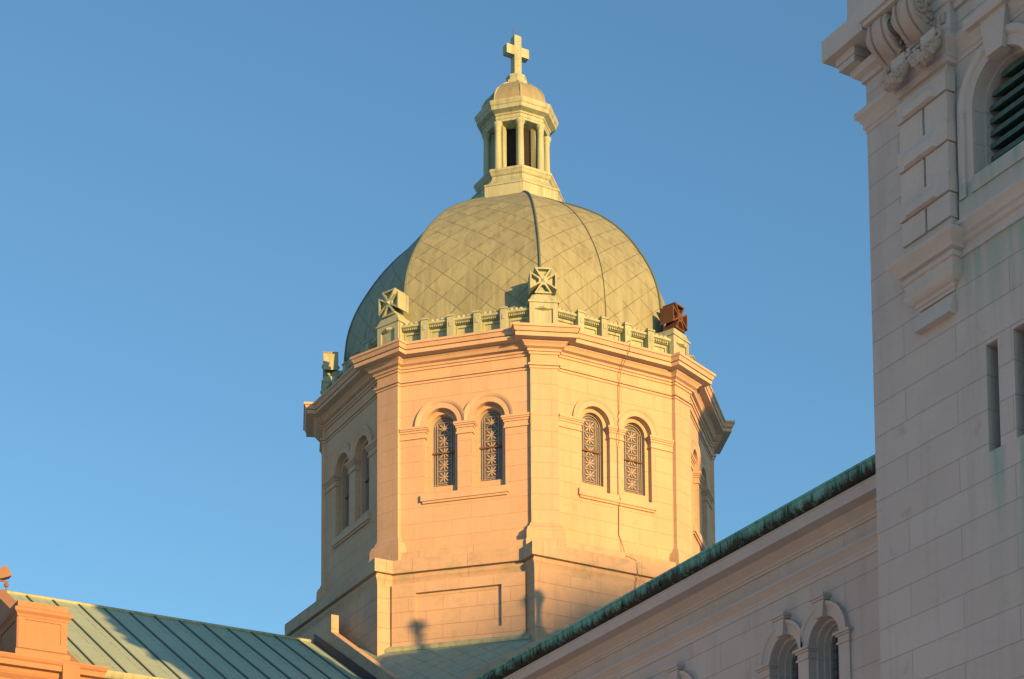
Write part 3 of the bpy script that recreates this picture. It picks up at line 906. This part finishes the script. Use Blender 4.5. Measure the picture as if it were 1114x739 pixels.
# nave side raked parapet, corner post and corner roof
np_ = thing('nave_parapet', 'raked stone parapet behind the nave gutter, beside the shingled corner roof', 'parapet', (8.85, 0, 22))
b = B()
b.prism([(-9.1, 20.6), (-1.56, 20.6), (-1.56, 26.12), (-9.1, 21.62)], lambda y, z: Vector((8.70, y, z)), lambda y, z: Vector((9.0, y, z)))
part('parapet_wall', b, 'base', np_)
b = B(); b.sweep([(8.5, -9.35), (9.35, -9.35), (9.35, -8.5), (8.5, -8.5)], [(0, 19.5), (0, 21.95), (.06, 21.97), (.06, 22.05), (-.1, 22.12), (-.425, 22.3)], close_prof=False)
part('corner_post', b, 'ledge', np_)
cro = thing('corner_roof', 'small diamond-shingled copper roof in the corner below the drum', 'roof', (6.5, -6.5, 21))
b = B()
def czz(x, y): return 25.06 - .6 * ((x - y) - 11.62)
q = [(8.70, -2.6), (2.6, -8.70), (8.70, -8.70)]
s2 = math.sqrt(.5)
uvs = [((x + y) * s2, math.hypot((x - y) * s2, czz(x, y) - 25)) for x, y in q]
b.add([(x, y, czz(x, y)) for x, y in q], [(0, 1, 2)], uvs)
b2 = b.mesh('shingles', 'corner_roof', (6.5, -6.5, 21), fix=False); put('shingles', b2, cro)
b = B(); F = frame(-45, 8.30)
b.hexa([F(-2.75, -.05, 24.98), F(2.75, -.05, 24.98), F(2.75, .22, 24.82), F(-2.75, .22, 24.82)], [F(-2.75, -.05, 25.2), F(2.75, -.05, 25.2), F(2.75, .24, 24.92), F(-2.75, .24, 24.92)])
part('flashing', b, 'copper_trim', cro)

# pedestal on the transept's gable corner
pd = thing('corner_pedestal', 'orange-lit stone pedestal with a sunk panel at the lower left, on a moulded cornice', 'pedestal', (8.2, -22.0, 0))
b = B()
X1, Y0, Y1 = 9.0, -22.82, -21.28; X0 = 6.9
sq = [(X0, Y0), (X1, Y0), (X1, Y1), (X0, Y1)]
b.sweep(sq, [(0, 21.1), (.09, 21.1), (.09, 21.30), (.05, 21.34), (0, 21.37), (0, 22.34), (.03, 22.38), (.05, 22.44), (.13, 22.52), (.13, 22.62), (.06, 22.66), (.02, 22.68), (.02, 22.86), (-.1, 22.9), (-.76, 22.92)], close_prof=False)
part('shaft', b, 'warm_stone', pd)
b = B()
for (t0, t1, z0, z1) in ((Y0, Y0 + .20, 21.37, 22.34), (Y1 - .20, Y1, 21.37, 22.34), (Y0 + .2, Y1 - .2, 21.37, 21.62), (Y0 + .2, Y1 - .2, 22.28, 22.34)):
    b.box(X1 - .02, X1 + .035, t0, t1, z0, z1)
for (t0, t1, z0, z1) in ((X0, X0 + .20, 21.37, 22.34), (X1 - .20, X1, 21.37, 22.34), (X0 + .2, X1 - .2, 21.37, 21.62), (X0 + .2, X1 - .2, 22.28, 22.34)):
    b.box(t0, t1, Y0 - .035, Y0 + .02, z0, z1)
part('panel_border', b, 'warm_stone', pd)
b = B()
b.sweep([(6.0, -24.6), (8.9, -24.6), (8.9, -20.3), (6.0, -20.3)], [(-.3, 0), (-.3, 20.3), (-.2, 20.34), (-.18, 20.44), (-.05, 20.56), (0, 20.64), (.02, 20.74), (.22, 20.76), (.22, 20.92), (.27, 20.96), (.32, 21.04), (.32, 21.09), (-.2, 21.14), (-1.4, 21.14)], close_prof=False)
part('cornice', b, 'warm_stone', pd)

fl = thing('floodlight', 'small brown floodlight on a bracket at the left end of the roof ridge', 'lamp', (0, -21.02, 26.2))
b = B(); b.tube([(0.05, -21.15, 26.2), (0.05, -21.15, 26.6)], .04, 8); b.tube([(0.05, -20.85, 26.2), (0.05, -20.85, 26.58)], .03, 8); b.tube([(.05, -21.2, 26.6), (.05, -20.78, 26.6)], .035, 8); b.lathe([(.07, 26.42), (.09, 26.48), (.07, 26.53)], 10, (.05, -20.85, 0))
part('bracket', b, 'lamp', fl)
b = B()
c = Vector((.05, -21.0, 26.86)); ax = Vector((0, math.cos(R(28)), math.sin(R(28)))); ay = Vector((0, -math.sin(R(28)), math.cos(R(28)))); az = Vector((1, 0, 0))
def lb(x, y, z): return c + ax * x + ay * y + az * z
b.hexa([lb(-.24, -.16, -.2), lb(.22, -.2, -.2), lb(.22, -.2, .2), lb(-.24, -.16, .2)], [lb(-.24, .16, -.2), lb(.22, .2, -.2), lb(.22, .2, .2), lb(-.24, .16, .2)])
part('lamp_housing', b, 'lamp', fl)

# ------------------------------------------------------------------ bell tower
TXA, TXB, TY, TYB = 37.35, 45.45, -12.5, -5.4
tw = thing('bell_tower', 'grey limestone bell tower with louvred belfry and scroll brackets at the right edge', 'bell tower', (41.4, -8.5, 0))
FT = yframe(TY)
b = B()
bel = arch(41.40, .78, 23.42, 24.87)
slits = [[(x0, 17.75), (x0 + .33, 17.75), (x0 + .33, 19.92), (x0, 19.92)] for x0 in (40.74, 41.50, 42.26)]
b.wall(FT, TXA, TXB, 0, 31.5, [bel] + slits, .25)
l1 = arch(41.40, .72, 23.44, 24.87); b.ring(FT, bel, l1, -.25); b.reveal(FT, l1, -.25, -.95)
for sl_ in slits: b.reveal(FT, sl_, -.25, -.45)
b.quad((TXA, TY, 0), (TXA, TYB, 0), (TXA, TYB, 31.5), (TXA, TY, 31.5)); b.quad((TXB, TY, 0), (TXB, TYB, 0), (TXB, TYB, 31.5), (TXB, TY, 31.5)); b.quad((TXA, TYB, 0), (TXB, TYB, 0), (TXB, TYB, 31.5), (TXA, TYB, 31.5)); b.quad((TXA, TY, 31.5), (TXB, TY, 31.5), (TXB, TYB, 31.5), (TXA, TYB, 31.5))
part('wall', b, 'tower', tw)
for s in slits:
    b = B(); b.face2d(FT, s, -.44); part('slit_window', b, 'dark', tw)
# louvres
lv = B(); lv.face2d(FT, arch(41.40, .74, 23.44, 24.87), -.90)
lv = part('belfry_louvre', lv, 'dark', tw)
for i in range(8):
    z = 23.55 + .262 * i
    hw_ = .715 if z < 24.8 else math.sqrt(max(.01, .715 ** 2 - (z + .1 - 24.87) ** 2))
    b = B()
    b.hexa([FT(41.4 - hw_, -.34, z), FT(41.4 + hw_, -.34, z), FT(41.4 + hw_, -.36, z + .12), FT(41.4 - hw_, -.36, z + .12)],
           [FT(41.4 - hw_, -.66, z + .12), FT(41.4 + hw_, -.66, z + .12), FT(41.4 + hw_, -.66, z + .24), FT(41.4 - hw_, -.66, z + .24)])
    part('slat', b, 'louvre', lv)
# arch moulding, keystone, sill
b = B()
b.arc(FT, 41.4, 24.87, [(.784, -.02), (.784, .05), (.80, .055), (.98, .055), (1.0, .09), (1.06, .12), (1.14, .12), (1.16, .10), (1.16, -.02)], 0, 180, 30)
for s in (-1, 1):
    for (a0, a1, o) in ((.784, .98, .055), (.98, 1.16, .11)):
        t0, t1 = sorted((41.4 + s * a0, 41.4 + s * a1)); b.fbox(FT, t0, t1, -.03, o, 23.1, 24.87)
part('arch_moulding', b, 'tower_plain', tw, 40)
b = B()
b.prism([(41.18, 25.58), (41.62, 25.58), (41.76, 26.38), (41.04, 26.38)], lambda x, z: FT(x, -.1, z), lambda x, z: FT(x, .17, z))
part('keystone', b, 'tower_plain', tw)
b = B(); b.fbox(FT, 40.62, 42.18, -.95, .13, 23.08, 23.40)
b.fbox(FT, 40.2, 42.6, -.05, .09, 22.7, 23.08)
part('sill', b, 'tower_plain', tw)
# string courses: the lower one breaks forward as the pilaster's corbel
b = B()
b.sweep([(40.1, TY), (TXB, TY)], [(-.05, 21.96), (.05, 21.98), (.05, 22.06), (.02, 22.08), (.02, 22.20), (.08, 22.24), (.10, 22.32), (.16, 22.36), (.20, 22.46), (.26, 22.52), (.26, 22.60), (.08, 22.72), (-.05, 22.72)], closed=False)
part('string_course', b, 'tower_plain', tw, 30)
PX0, PX1, PO = 38.72, 40.10, .20
pp = [(PX0, TY), (PX0, TY - PO), (PX1, TY - PO), (PX1, TY)]
b = B()
b.sweep(pp, [(0, 22.4), (0, 26.15)], closed=False, close_prof=False)
pil = part('pilaster', b, 'tower_plain', tw)
FB = yframe(TY - PO)
for zt in (24.82, 23.72, 22.80):
    top = {24.82: 25.46, 23.72: 24.40, 22.80: 23.34}[zt]
    for (t0, t1) in ((PX0 - .03, 39.385), (39.455, PX1 + .03)):
        b = B(); b.hexa([FB(t0, -.15, zt + .02), FB(t1, -.15, zt + .02), FB(t1, .06, zt + .02), FB(t0, .06, zt + .02)], [FB(t0, -.15, top - .02), FB(t1, -.15, top - .02), FB(t1, .06, top - .02), FB(t0, .06, top - .02)])
        part('stone_block', b, 'tower_plain', pil)
for (z0, z1) in ((25.46, 25.86), (24.40, 24.82), (23.34, 23.72)):
    b = B()
    b.fbox(FB, PX0 - .05, PX1 + .06, -.15, .11, z0, z1)
    q0 = [(PX0 + .12, z0 + .0), (PX1 - .24, z0 + .0), (PX1 - .24, z1 - .02), (PX0 + .12, z1 - .02)]
    q1 = [(PX0 + .22, z0 + .02), (PX1 - .32, z0 + .02), (PX1 - .32, z1 - .20), (PX0 + .22, z1 - .20)]
    b.hexa([FB(x, .10, z) for x, z in q0], [FB(x, .18, z) for x, z in q1])
    part('band_block', b, 'tower_plain', pil)
b = B()
b.sweep(pp, [(-.205, 21.40), (-.16, 21.41), (-.15, 21.46), (-.11, 21.48), (-.10, 21.55), (-.03, 21.58), (.04, 21.66), (.06, 21.74), (.03, 21.76), (.03, 21.98), (.07, 22.0), (.08, 22.07), (.05, 22.08), (.05, 22.13), (.13, 22.16), (.15, 22.23), (.22, 22.30), (.28, 22.37), (.30, 22.40), (.30, 22.46), (.10, 22.62), (-.205, 22.66)], closed=False)
b.hexa([(PX0 + .05, TY, 21.76), (PX0 + .05, TY - PO + .02, 21.76), (PX1 - .05, TY - PO + .02, 21.76), (PX1 - .05, TY, 21.76)], [(PX0 + .05, TY, 22.5), (PX0 + .05, TY - PO + .02, 22.5), (PX1 - .05, TY - PO + .02, 22.5), (PX1 - .05, TY, 22.5)])
part('corbel', b, 'tower_plain', tw, 30)
b = B()
b.hexa([FT(38.87, -.02, 20.94), FT(39.92, -.02, 20.94), FT(39.92, .18, 20.94), FT(38.87, .18, 20.94)], [FT(38.87, -.02, 21.36), FT(39.92, -.02, 21.36), FT(39.92, .04, 21.36), FT(38.87, .04, 21.36)])
part('corbel_block', b, 'tower_plain', tw)
# neck moulding round the tower and over the pilaster
tp = [(TXA, TYB), (TXA, TY), (PX0 - .06, TY), (PX0 - .06, TY - PO - .05), (PX1 + .06, TY - PO - .05), (PX1 + .06, TY), (82.8 - PX1 - .06, TY), (82.8 - PX1 - .06, TY - PO - .05), (82.8 - PX0 + .06, TY - PO - .05), (82.8 - PX0 + .06, TY), (TXB, TY), (TXB, TYB)]
b = B()
b.sweep(tp, [(-.05, 26.04), (.02, 26.06), (.03, 26.14), (.06, 26.16), (.06, 26.26), (.09, 26.30), (.12, 26.36), (.19, 26.42), (.20, 26.53), (-.05, 26.60)], closed=False)
part('neck_moulding', b, 'tower_plain', tw, 30)
b = B(); b.sweep([(40.7, TY), (42.1, TY)], [(-.05, 26.36), (.26, 26.38), (.30, 26.44), (.30, 26.56), (-.05, 26.64)], closed=False)
part('keystone_cap', b, 'tower_plain', tw)
# frieze pilaster and main cornice
for x0_, x1_ in ((PX0 - .1, PX1 + .08), (82.8 - PX1 - .08, 82.8 - PX0 + .1)):
    b = B(); b.fbox(FT, x0_, x1_, -.05, .16, 26.55, 28.2)
    part('frieze_block', b, 'tower_plain', tw)
b = B(); b.sweep([(82.8 - PX1, TY), (82.8 - PX1, TY - PO), (82.8 - PX0, TY - PO), (82.8 - PX0, TY)], [(0, 21.5), (0, 26.15)], closed=False, close_prof=False)
part('pilaster', b, 'tower_plain', tw)
b = B()
tq = [(TXA, TYB), (TXA, TY), (TXB, TY), (TXB, TYB)]
b.sweep(tq, [(-.05, 27.18), (.07, 27.2), (.08, 27.30), (.20, 27.36), (.235, 27.44), (.235, 27.52), (.06, 27.54), (-.05, 27.54)], closed=False)
part('bed_moulding', b, 'tower_plain', tw, 30)
b = B()
# block corner of the cornice with its modillion
b.sweep([(TXA, TYB), (TXA, TY), (38.05, TY)], [(-.05, 27.82), (.64, 27.82), (.655, 27.84), (.655, 28.30), (-.05, 28.36)], closed=False)
b.box(36.98, 37.5, TY - .42, TY + .1, 27.52, 27.66); b.box(36.92, 37.55, TY - .46, TY + .1, 27.66, 27.82)
part('cornice_block', b, 'tower_plain', tw)
b = B()
b.sweep([(37.9, TY), (TXB, TY)], [(-.05, 27.60), (.10, 27.62), (.12, 27.72), (.24, 27.80), (.28, 27.92), (.36, 28.0), (.40, 28.1), (.40, 28.22), (.52, 28.34), (.52, 28.5), (-.05, 28.6)], closed=False)
part('cornice', b, 'tower_plain', tw, 30)
b = B()
b.sweep(tq, [(-.05, 28.34), (.10, 28.36), (.12, 28.5), (.20, 28.56), (.24, 28.70), (.255, 28.71), (.255, 29.4), (-.05, 29.5)], closed=False)
part('parapet', b, 'tower_plain', tw)
b = B()  # slab over the brackets
b.fbox(FT, 38.25, 39.80, .0, .80, 27.705, 27.80); b.fbox(FT, 38.2, 39.85, .0, .86, 27.80, 28.2)
part('bracket_slab', b, 'tower_plain', tw)
# scroll brackets
def bracket(x0, x1):
    FBk = lambda x, o, z: FT(x, o + .16, z)
    pf = [(0, 27.70), (.54, 27.70), (.575, 27.64), (.59, 27.52), (.575, 27.40), (.54, 27.29), (.48, 27.19), (.41, 27.11), (.33, 27.04), (.25, 26.98), (.18, 26.93), (.11, 26.87), (.05, 26.80), (0, 26.74)]
    b = B()
    wd = x1 - x0
    xs = [(0, .03), (.03, 0), (.16, 0), (.19, .045), (.24, .045), (.27, 0), (.36, -.02), (.64, -.02), (.73, 0), (.76, .045), (.81, .045), (.84, 0), (.97, 0), (1, .03)]
    rows = []
    for u, gdep in xs:
        row = []
        for i, (o, z) in enumerate(pf):
            if 0 < i < len(pf) - 1:
                cx, cz = .20, 27.42
                d = Vector((o - cx, z - cz)); L = d.length
                d = d * ((L - gdep * min(1, (len(pf) - i) / 5)) / L)
                row.append(FBk(x0 + wd * u, max(cx + d.x, 0.01), cz + d.y if i > 1 else z))
            else:
                row.append(FBk(x0 + wd * u, o, z))
        rows.append(row)
    b.grid(rows)
    for r, rev in ((rows[0], 0), (rows[-1], 1)):
        tr_ = tessellate_polygon([[Vector((p.y, p.z, 0)) for p in r]])
        b.add(r, [tuple(t) for t in tr_])
    br = part('scroll_bracket', b, 'carved', tw, 45)
    for xx in (x1 + .005, x0 - .005):
        sp_ = B()
        pts = []; n = 44
        for i in range(n):
            t = i / (n - 1); a = R(-100 + 760 * t); r = .21 * (1 - t) + .03
            pts.append(FBk(xx,   .35 + r * math.cos(a), 27.42 + r * math.sin(a)))
        sp_.tube(pts, [.035 * (1 - .5 * i / n) for i in range(n)], 6)
        for q in range(16):   # acanthus lumps between scroll and wall
            c = FBk(xx, .05 + .16 * random.random(), 26.92 + .72 * random.random())
            sp_.lathe([(0, -.05), (.045, -.02), (.05, .02), (0, .06)], 6, c)
        part('volute', sp_, 'carved', br, 60)
bracket(38.30, 38.90); bracket(39.10, 39.70); bracket(43.10, 43.70); bracket(43.90, 44.50)
# garlands below the brackets
def garland(x0, x1):
    b = B(); rows = []; n = 26; m = 12
    rnd = random.Random(int(x0 * 100))
    path = []
    for i in range(n):
        t = i / (n - 1); x = x0 + (x1 - x0) * t
        z = 26.44 - .22 * math.sin(math.pi * t) ** .8 - .06 * (1 - t)
        path.append((FT(x, .50 + .08 * math.sin(math.pi * t), z), .075 + .085 * math.sin(math.pi * t)))
    for i, (p, r) in enumerate(path):
        tn = (path[min(i + 1, n - 1)][0] - path[max(i - 1, 0)][0]).normalized()
        s = tn.cross(Vector((0, -1, 0))).normalized(); u = Vector((0, -1, 0))
        rows.append([p + (s * math.cos(a) + u * math.sin(a)) * (r * (.78 + .44 * rnd.random())) for a in [2 * math.pi * k / m for k in range(m)]])
    b.grid(rows, close_u=True); b.fan(rows[0]); b.fan(list(reversed(rows[-1])))
    for (p, r) in path[2:-2:1]:
        for q in range(3):
            c = p + Vector(((rnd.random() - .5) * .12, -r * .8, (rnd.random() - .5) * r * 1.6))
            b.lathe([(0, -.045), (.03, -.02), (.035, .015), (0, .045)], 6, c)
    ga = part('garland', b, 'carved', tw, 50)
    for xx, zz in ((x0 - .02, 26.40), (x1 + .02, 26.50)):
        b = B()
        c = FT(xx, .52, zz)
        ring_ = [c + Vector((.075 * math.cos(a), -.02, .075 * math.sin(a))) for a in [2 * math.pi * k / 14 for k in range(15)]]
        b.tube(ring_, .04, 8)
        b.tube([c + Vector((0, .1, .05)), c + Vector((0, .02, .20)), c + Vector((.0, .16, .32))], .05, 6)
        part('rosette', b, 'carved', ga, 60)
    b = B()   # drop tablet over the swag
    xm = (x0 + x1) / 2
    b.prism([(xm - .22, 26.86), (xm + .20, 26.86), (xm + .20, 26.66), (xm + .13, 26.54), (xm, 26.49), (xm - .15, 26.54), (xm - .22, 26.66)], lambda x, z: FT(x - .1, .14, z), lambda x, z: FT(x - .1, .38, z))
    part('tablet', b, 'tower_plain', ga)
garland(38.58, 39.28); garland(39.50, 40.20); garland(42.60, 43.30); garland(43.52, 44.22)
b = B()
for i in range(14):
    x = 38.35 + i * .125
    b.prism([(x, 27.16), (x + .10, 27.16), (x + .10, 27.04), (x + .05, 26.98), (x, 27.04)], lambda x_, z: FT(x_, .14, z), lambda x_, z: FT(x_, .22, z))
part('leaf_band', b, 'carved', tw)

ap = thing('shade_block', 'added tall plain block, unseen far behind the viewer, that shades the foot of the drum', 'building', (500, 93, 0))  # added only to cast soft shade across the foot of the drum
b = B(); b.box(480, 520, 51.6, 133, 0, 71.7)
part('wall', b, 'nave', ap)
for i in range(19):
    b = B()
    for j in range(23):
        b.box(479.9, 480.05, 55.4 + j * 3.3, 57.1 + j * 3.3, 3 + i * 3.5, 4.9 + i * 3.5)
    part('window_row', b, 'glass', ap)

sh = thing('bounce_block', 'added long pale five-storey block, unseen, that bounces light onto the shaded walls', 'building', (-20, -80, 0))  # unseen, added to bounce warm light onto the shaded tower and nave
b = B(); b.box(-45, 8, -118, -50, 0, 30)
part('wall', b, 'pale_wall', sh)
b = B(); b.sweep([(-45, -118), (8, -118), (8, -50), (-45, -50)], [(-.2, 29.2), (.3, 29.3), (.6, 29.7), (.6, 30.1), (-.2, 30.2)])
part('cornice', b, 'pale_wall', sh)
for j in range(5):
    b = B()
    for i in range(14):
        y0 = -116 + i * 4.75
        b.box(7.9, 8.05, y0, y0 + 1.3, 2.2 + j * 5.5, 4.9 + j * 5.5)
    part('window_row', b, 'glass', sh)

# ------------------------------------------------------------------ added tower and distant block (unseen; placed only to shade the drum)
t2 = thing('shade_tower', 'added unseen tower beyond the nave front that shades the right end of the drum', 'bell tower', (41.4, 15.0, 0))
b = B(); b.box(TXA, TXB, 9.7, 16.8, 0, 41.3)
part('wall', b, 'tower', t2)
b = B(); b.sweep([(TXA, 16.8), (TXA, 9.7), (TXB, 9.7), (TXB, 16.8)], [(0, 27.2), (.24, 27.4), (.65, 27.82), (.65, 28.3), (0, 28.4)])
part('cornice', b, 'tower_plain', t2)
